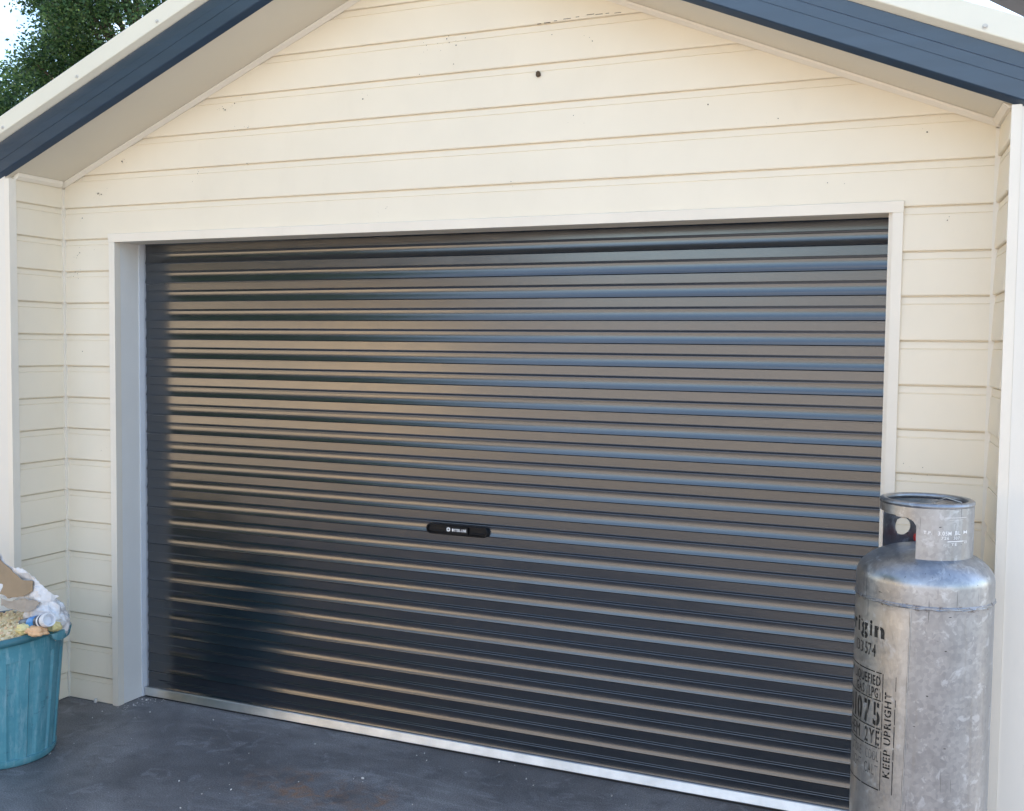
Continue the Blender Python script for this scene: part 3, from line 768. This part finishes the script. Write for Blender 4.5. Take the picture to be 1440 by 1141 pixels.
# torn sheet: brown cardboard in front of a ragged white paper lining
def at(px, py, Y):
    f = 1483.8; d = M3 @ Vector(((px-720)/f, 1, -(py-570.5)/f)); t = (Y + 3.7507)/d.y
    return Vector((1.9358, -3.7507, 1.7006)) + d*t
def ragged(name, outline, Y, mat, thick, lean, jag, parent=None, seed=0, crumple=0.0, sub=40):
    """thin torn sheet standing in the bin: outline in metres along the sheet, thick and crumpled"""
    pts = []
    for i, (a, b_) in enumerate(outline):
        c, d = outline[(i+1) % len(outline)]; L_ = math.hypot(c-a, d-b_); k_ = max(1, int(L_/.008))
        for j in range(k_):
            t = j/k_; jj = jag[i] if isinstance(jag, list) else jag
            pts.append((a+(c-a)*t + random.uniform(-jj, jj), b_+(d-b_)*t + random.uniform(-jj, jj)))
    bm = bmesh.new(); vv = [bm.verts.new((x, 0, z)) for x, z in pts]
    ed = [bm.edges.new((vv[i], vv[(i+1) % len(vv)])) for i in range(len(vv))]
    bmesh.ops.triangle_fill(bm, edges=ed, use_beauty=True)
    xs = [p[0] for p in pts]; zz = [p[1] for p in pts]; st_ = .012
    x = min(xs)
    while x < max(xs): bmesh.ops.bisect_plane(bm, geom=bm.verts[:]+bm.edges[:]+bm.faces[:], plane_co=(x, 0, 0), plane_no=(1, 0, 0)); x += st_
    z = min(zz)
    while z < max(zz): bmesh.ops.bisect_plane(bm, geom=bm.verts[:]+bm.edges[:]+bm.faces[:], plane_co=(0, 0, z), plane_no=(0, 0, 1)); z += st_
    for v in bm.verts: v.co.y += crumple*fbm(v.co + Vector((seed, seed, 0)), 14, 3) + .25*v.co.x**2
    bmesh.ops.recalc_face_normals(bm, faces=bm.faces); bmesh.ops.solidify(bm, geom=bm.faces[:], thickness=thick)
    me = bpy.data.meshes.new(name); bm.to_mesh(me); bm.free()
    o = link_mesh(name, me, mat, parent); return o
# sheet frame: local x along the view's right, local z up
ang = yaw
board = thing('torn_carton', 'torn brown cardboard sheet with ragged white lining sticking out of the bin', 'cardboard', (0, 0, 0))
org = at(20, 840, -.66); board.location = org; board.rotation_euler = (R(-16), R(0), ang - .05)
PXM = fw.dot(org - cam.matrix_world.translation)/1483.8     # metres per photograph pixel there
def L(pts): return [((x-20)*PXM, (840-y)*PXM) for x, y in pts]
o = ragged('brown_sheet', L([(-60, 800), (-20, 775), (0, 793), (30, 816), (46, 817), (47, 831), (38, 838), (12, 841), (2, 836), (-40, 850)]), 0, M_card, .004, 0, [.001]*4+[.001, .002, .004, .004, .004, .004], board, 1, .004)
o.location = (0, -.012, 0)
o = ragged('paper_lining', L([(-70, 792), (-20, 768), (2, 795), (16, 799), (28, 800), (46, 812), (58, 822), (68, 830), (80, 838), (74, 843), (66, 848), (50, 846), (40, 842), (8, 842), (0, 838), (-40, 852)]), 0, M_paper, .002, 0, .004, board, 5, .026)
o = ragged('torn_flap', L([(4, 843), (18, 846), (38, 842), (62, 846), (54, 855), (44, 861), (30, 859), (16, 855), (6, 851)]), 0, M_taupe, .002, 0, .003, board, 9, .010)
o.location = (0, -.020, 0)
# crumpled white plastic bag behind the bottle
bm = bmesh.new(); bmesh.ops.create_icosphere(bm, subdivisions=5, radius=1)
for v in bm.verts:
    q = v.co.copy(); rdg = 1 - abs(fbm(q + Vector((3, 1, 7)), 1.9, 4)); fold = 1 - abs(fbm(q + Vector((9, 4, 2)), 4.5, 3))
    v.co = Vector((q.x*.085, q.y*.05, q.z*.105))*(.55 + .36*rdg + .18*fold)
me = bpy.data.meshes.new('plastic_bag'); bm.to_mesh(me); bm.free(); me.shade_smooth()
bag = link_mesh('plastic_bag', me, M_film); bag.location = at(66, 868, -.585); bag.rotation_euler = (0, R(-30), ang)
tag(bag, 'crumpled white plastic bag bulging over the right edge of the bin', 'plastic bag')
# spray bottle lying with its white cap towards the camera
bt = thing('bottle', 'dark bottle with blue label and open white cap lying on the rubbish', 'bottle', tuple(at(68, 872, -.70)))
c0 = Vector(bt.location); dirb = (at(28, 881, -.66) - c0).normalized(); dirb = Vector((dirb.x, dirb.y+.06, dirb.z)).normalized()
def along(prof, n=24):
    a = dirb.cross(Vector((0, 0, 1))).normalized(); b_ = dirb.cross(a); mm = MB()
    mm.loft([[c0 + 1.25*dirb*t + 1.12*r*(a*math.cos(2*math.pi*i/n) + b_*math.sin(2*math.pi*i/n)) for i in range(n)] for r, t in prof], caps=True); return mm
obj('bottle_body', along([(.022, .022), (.0235, .026), (.0235, .060), (.0232, .061)]), M_navy, bt, smooth=40)
obj('bottle_label', along([(.0238, .0612), (.0242, .063), (.0242, .105), (.0238, .1065)]), M_blue, bt, smooth=40)
obj('bottle_base', along([(.0232, .1068), (.0235, .108), (.0235, .165), (.018, .175)]), M_navy, bt, smooth=40)
obj('white_ring', along([(.0245, .030), (.0248, .032), (.0248, .037), (.0245, .039)]), M_cap_w, bt, smooth=40)
obj('cap', along([(.004, .016), (.0185, .015), (.0195, -.006), (.0235, -.007), (.0245, -.004), (.0245, .018), (.023, .0215), (.004, .0216)]), M_cap_w, bt, smooth=40)
# foam
lump('foam_lump', at(52, 888, -.715), (.046, .032, .020), M_orange, 'orange tinted foam lump lying at the front of the rubbish', 3.1)
lump('foam_lump', at(34, 885, -.70), (.036, .030, .022), M_foam, 'yellow foam lump just left of the orange lump', 8.4)
lump('foam_lump', at(76, 881, -.625), (.030, .026, .022), M_foam, 'small yellow foam lump under the bottle cap', 5.7)
# lilac tray and its dark edge at the left of the heap
tr = thing('plastic_tray', 'lilac plastic tray with dark edge at the back of the bin', 'tray', tuple(at(-2, 876, -.60)))
m = MB(); L0 = Vector(tr.location)
ex = Vector((math.cos(ang), math.sin(ang), 0)); ey = Vector((-math.sin(ang), math.cos(ang), 0))
def slab(mb_, u0, u1, v0, v1, w0, w1, tip=.35):
    P_ = [(u, v, w_) for w_ in (w0, w1) for u, v in ((u0, v0), (u1, v0), (u1, v1), (u0, v1))]
    mb_.add([L0 + ex*u + ey*v + Vector((0, 0, w_ + tip*v)) for u, v, w_ in P_], [(0, 3, 2, 1), (4, 5, 6, 7), (0, 1, 5, 4), (1, 2, 6, 5), (2, 3, 7, 6), (3, 0, 4, 7)])
slab(m, -.14, .045, -.035, .045, -.004, .0); obj('tray_base', m, M_tray, tr)
m = MB(); slab(m, -.14, .048, .0455, .0535, -.006, .016); slab(m, -.05, .012, -.010, .014, .0006, .0022); obj('tray_edge', m, M_navy, tr)

# ------------------------------------------------------------------ small things on the ground and wall
gm = MB()
def gp(px, py):
    f = 1483.8; d = M3 @ Vector(((px-720)/f, 1, -(py-570.5)/f)); t = (0 - 1.7006)/d.z
    return Vector((1.9358, -3.7507, 1.7006)) + d*t
for px, py, r in [(510,1095,6),(497,1096,2),(597,1060,3.4),(600,1070,3.2),(586,1063,2.2),(702,1072,3.4),(724,1077,2.2),(740,1096,2.4),(325,1111,2.6),(284,1117,2.2),(252,1099,2.6),(254,1137,3),(443,1047,2.8),(69,1061,3.6),(71,1060,2.6),(206,985,4),(200,984,3),(212,985,2.6),(219,984,2.4),(208,983,2),(300,1013,2.6),(211,1002,3.2),(144,1001,3),(510,960+140,2),(104,1046,2.2),(750,1105,2.2),(655,1087,2),(580,1132,2.4),(350,1060,1.8),(420,1100,1.8),(860,1120,2.6),(880,1132,2),(190,1010,1.8),(130,1010,1.6),(166,996,2)]:
    p = gp(px, py); crumb(gm, (p.x, p.y, .0016), r*.0013)
for i in range(130):
    px = random.uniform(90, 1000); y0 = 975 + (px-205)*.1725; py = random.uniform(max(990, y0+6), 1139); p = gp(px, py); crumb(gm, (p.x, p.y, .0008), random.uniform(.0006, .0016))
for i in range(60):
    px = random.uniform(168, 235); p = gp(px, 992 - (px-168)*.22 + random.gauss(4, 4)); crumb(gm, (p.x, p.y, .0008), random.uniform(.0008, .0026))
tag(obj('paint_flakes', gm, paint('pale_flakes', (.72, .70, .66), .8, .1, 60, 0)), 'pale paint flakes and grit scattered on the dark driveway', 'grit', kind='stuff')
def small_lump(name, c, s, mat, label, cat, seed):
    bm = bmesh.new(); bmesh.ops.create_icosphere(bm, subdivisions=3, radius=1)
    for v in bm.verts: v.co = Vector((v.co.x*s[0], v.co.y*s[1], v.co.z*s[2]))*(1 + .25*fbm(v.co + Vector((seed, 0, 0)), 1.5, 3))
    me = bpy.data.meshes.new(name); bm.to_mesh(me); bm.free(); me.shade_smooth(); o = link_mesh(name, me, mat); o.location = c; return tag(o, label, cat)
small_lump('pebble', (-1.806, -.032, .011), (.008, .010, .012), paint('pale_stone', (.55, .53, .50), .7, .2, 60, .2), 'small pale pebble at the foot of the boards left of the door', 'pebble', 2)
small_lump('mud_nest', (.406, -.017, 2.730), (.0095, .008, .0115), M_mud, 'round brown mud nest stuck to the gable boards', 'wasp nest', 4)

# ------------------------------------------------------------------ trees beyond the garage
def tree(label, cx, cy, base_r, height, crown_c, crown_r, nclump, nleaf, leaf, seed, grp=None, spread=.34):
    rnd = random.Random(seed)
    t = thing('tree', label, 'tree', (cx, cy, 0), grp)
    m = MB(); cc = Vector(crown_c)
    top = Vector((cc.x, cc.y, cc.z + crown_r[2]*.3))
    m.tube([(cx, cy, -.1), (cx+.05, cy, cc.z*.35), tuple(Vector((cx, cy, 0)).lerp(top, .7)), tuple(top)], [base_r, base_r*.8, base_r*.5, base_r*.2], 10)
    cl = []
    for i in range(nclump):
        while True:
            p = Vector((rnd.uniform(-1, 1), rnd.uniform(-1, 1), rnd.uniform(-1, 1)))
            if .25 < p.length < 1: break
        p = p.normalized()*(p.length**.55)
        c = cc + Vector((p.x*crown_r[0], p.y*crown_r[1], p.z*crown_r[2])); cl.append(c)
        if i % 2 == 0:
            s = Vector((cx, cy, 0)).lerp(top, rnd.uniform(.55, .95)); mid = s.lerp(c, .5) + Vector((0, 0, -.15))
            m.tube([tuple(s), tuple(mid), tuple(c)], [base_r*.3, base_r*.17, base_r*.05], 6)
    obj('trunk', m, M_bark, t, smooth=50)
    lv = []; lf = []
    for c in cl:
        sr = spread*rnd.uniform(.7, 1.35)
        for i in range(int(nleaf*rnd.uniform(.6, 1.3))):
            d = Vector((rnd.gauss(0, 1), rnd.gauss(0, 1), rnd.gauss(0, .75)))
            d = d.normalized()*sr*min(1.5, abs(rnd.gauss(.75, .35)))
            p = c + d - Vector((cx, cy, 0))
            u = Vector((rnd.gauss(0, 1), rnd.gauss(0, 1), rnd.gauss(-.2, .6))).normalized(); w_ = u.cross(Vector((rnd.gauss(0, 1), rnd.gauss(0, 1), rnd.gauss(0, 1)))).normalized()
            l = leaf*rnd.uniform(.7, 1.4); o = len(lv)
            lv += [p, p + u*l*.5 + w_*l*.26, p + u*l, p + u*l*.5 - w_*l*.26]; lf.append((o, o+1, o+2, o+3))
    me = bpy.data.meshes.new('crown'); me.from_pydata(lv, [], lf); me.update()
    link_mesh('crown', me, M_leaf, t)
    return t
tree('dark green leafy tree rising behind the left roof slope', -9.6, 9.2, .24, 8, (-9.3, 9.2, 6.0), (2.6, 1.9, 2.1), 260, 640, .062, 11, None, .36)
tree('lower dark tree at the extreme left beyond the roof', -12.6, 9.6, .18, 6, (-12.5, 9.6, 5.0), (1.6, 1.3, 1.3), 130, 560, .062, 23, None, .34)

# ------------------------------------------------------------------ neighbours
nb = thing('neighbouring_house', 'dark roof edge of the next house above the right roof slope', 'house', (4, 6, 0))
A = Vector((1.93, 5.50, 4.5)); D = Vector((.278, .573, 0)).normalized(); N = Vector((D.y, -D.x, 0))
m = MB(); m.loft([[tuple(A + D*t + N*u + Vector((0, 0, h))) for u, h in ((0, 0), (.12, -.0), (.5, .02), (3.2, 1.3), (3.2, 1.4), (0, .14))] for t in (-.02, 6.0)]); obj('roof', m, M_roofdark, nb)
m = MB(); m.loft([[tuple(A + D*t + N*u + Vector((0, 0, h))) for u, h in ((.55, -4.5), (2.9, -4.5), (2.9, .9), (.55, .01))] for t in (.5, 5.6)]); obj('wall', m, M_pier, nb)
# the sunlit house across the yard behind the photographer: it is what the door and the cylinder mirror
hz_ = thing('house', 'cream rendered two storey house across the yard facing the garage', 'house', (-9, -15, 0))
M_render = paint('sunlit_render', (.68, .585, .455), .8, .05, 1.2, .1)
m = MB(); m.box(-30, -7.5, -20, -14.5, 0, 2.9); m.box(-16, -9.6, -14.51, -3.2, 0, 2.9); obj('wall', m, M_render, hz_)
m = MB(); m.loft([[(-30.5, y, z), (-7.0, y, z)] + [(-7.0, y, z+.2), (-30.5, y, z+.2)] for y, z in ((-14.0, 2.9), (-17.2, 4.6), (-20.5, 2.9))]); obj('roof', m, M_roofdark, hz_)
for i, x in enumerate((-25.5, -20.5, -15.5, -11.0)):
    m = MB(); m.box(x-.65, x+.65, -14.52, -14.46, 1.0, 2.15); wn = obj('window', m, M_trim, hz_)
    m = MB(); m.box(x-.57, x+.57, -14.455, -14.44, 1.08, 2.07); obj('pane', m, M_black, wn)
m = MB(); m.loft([[(-16.2, y, 2.9), (-9.2, y, 2.9), (-9.2, y, 3.05), (-12.8, y, 4.3), (-16.2, y, 3.05)] for y in (-14.0, -2.9)]); obj('roof', m, M_roofdark, hz_)
m = MB(); m.box(-7.3, 18, -15.4, -15.0, 0, 3.3)  # added out of view, height set so the right door flats mirror grey
tag(obj('reflection_wall', m, paint('grey_block', (.37, .36, .365), .85, .1, 2, .2)), 'unseen grey block wall added for the right of the door to mirror', 'wall')
tree('unseen tall dark tree added to darken the left door reflections', -11, -11, .3, 9, (-11.5, -9.5, 7.0), (4.2, 7.0, 3.0), 170, 230, .26, 5, None, 1.1)  # unseen tree, crown raised over the house to darken the left ribs
tree('broad dark tree beside the house across the yard', -26, -19, .3, 9, (-27, -21, 6.2), (6.5, 3, 3.4), 100, 160, .30, 6, None, 1.1)
tree('low tree over the grey block wall', 4.5, -18, .25, 5, (4.5, -18, 3.0), (6.5, 2, 1.3), 90, 130, .24, 8, None, .8)
tree('unseen waist high shrub added to darken the lower left door reflections', -3.3, -1.75, .05, 1, (-3.4, -1.7, .42), (.55, .65, .28), 45, 120, .075, 10, None, .20)  # added out of view to block bright reflections low on the door
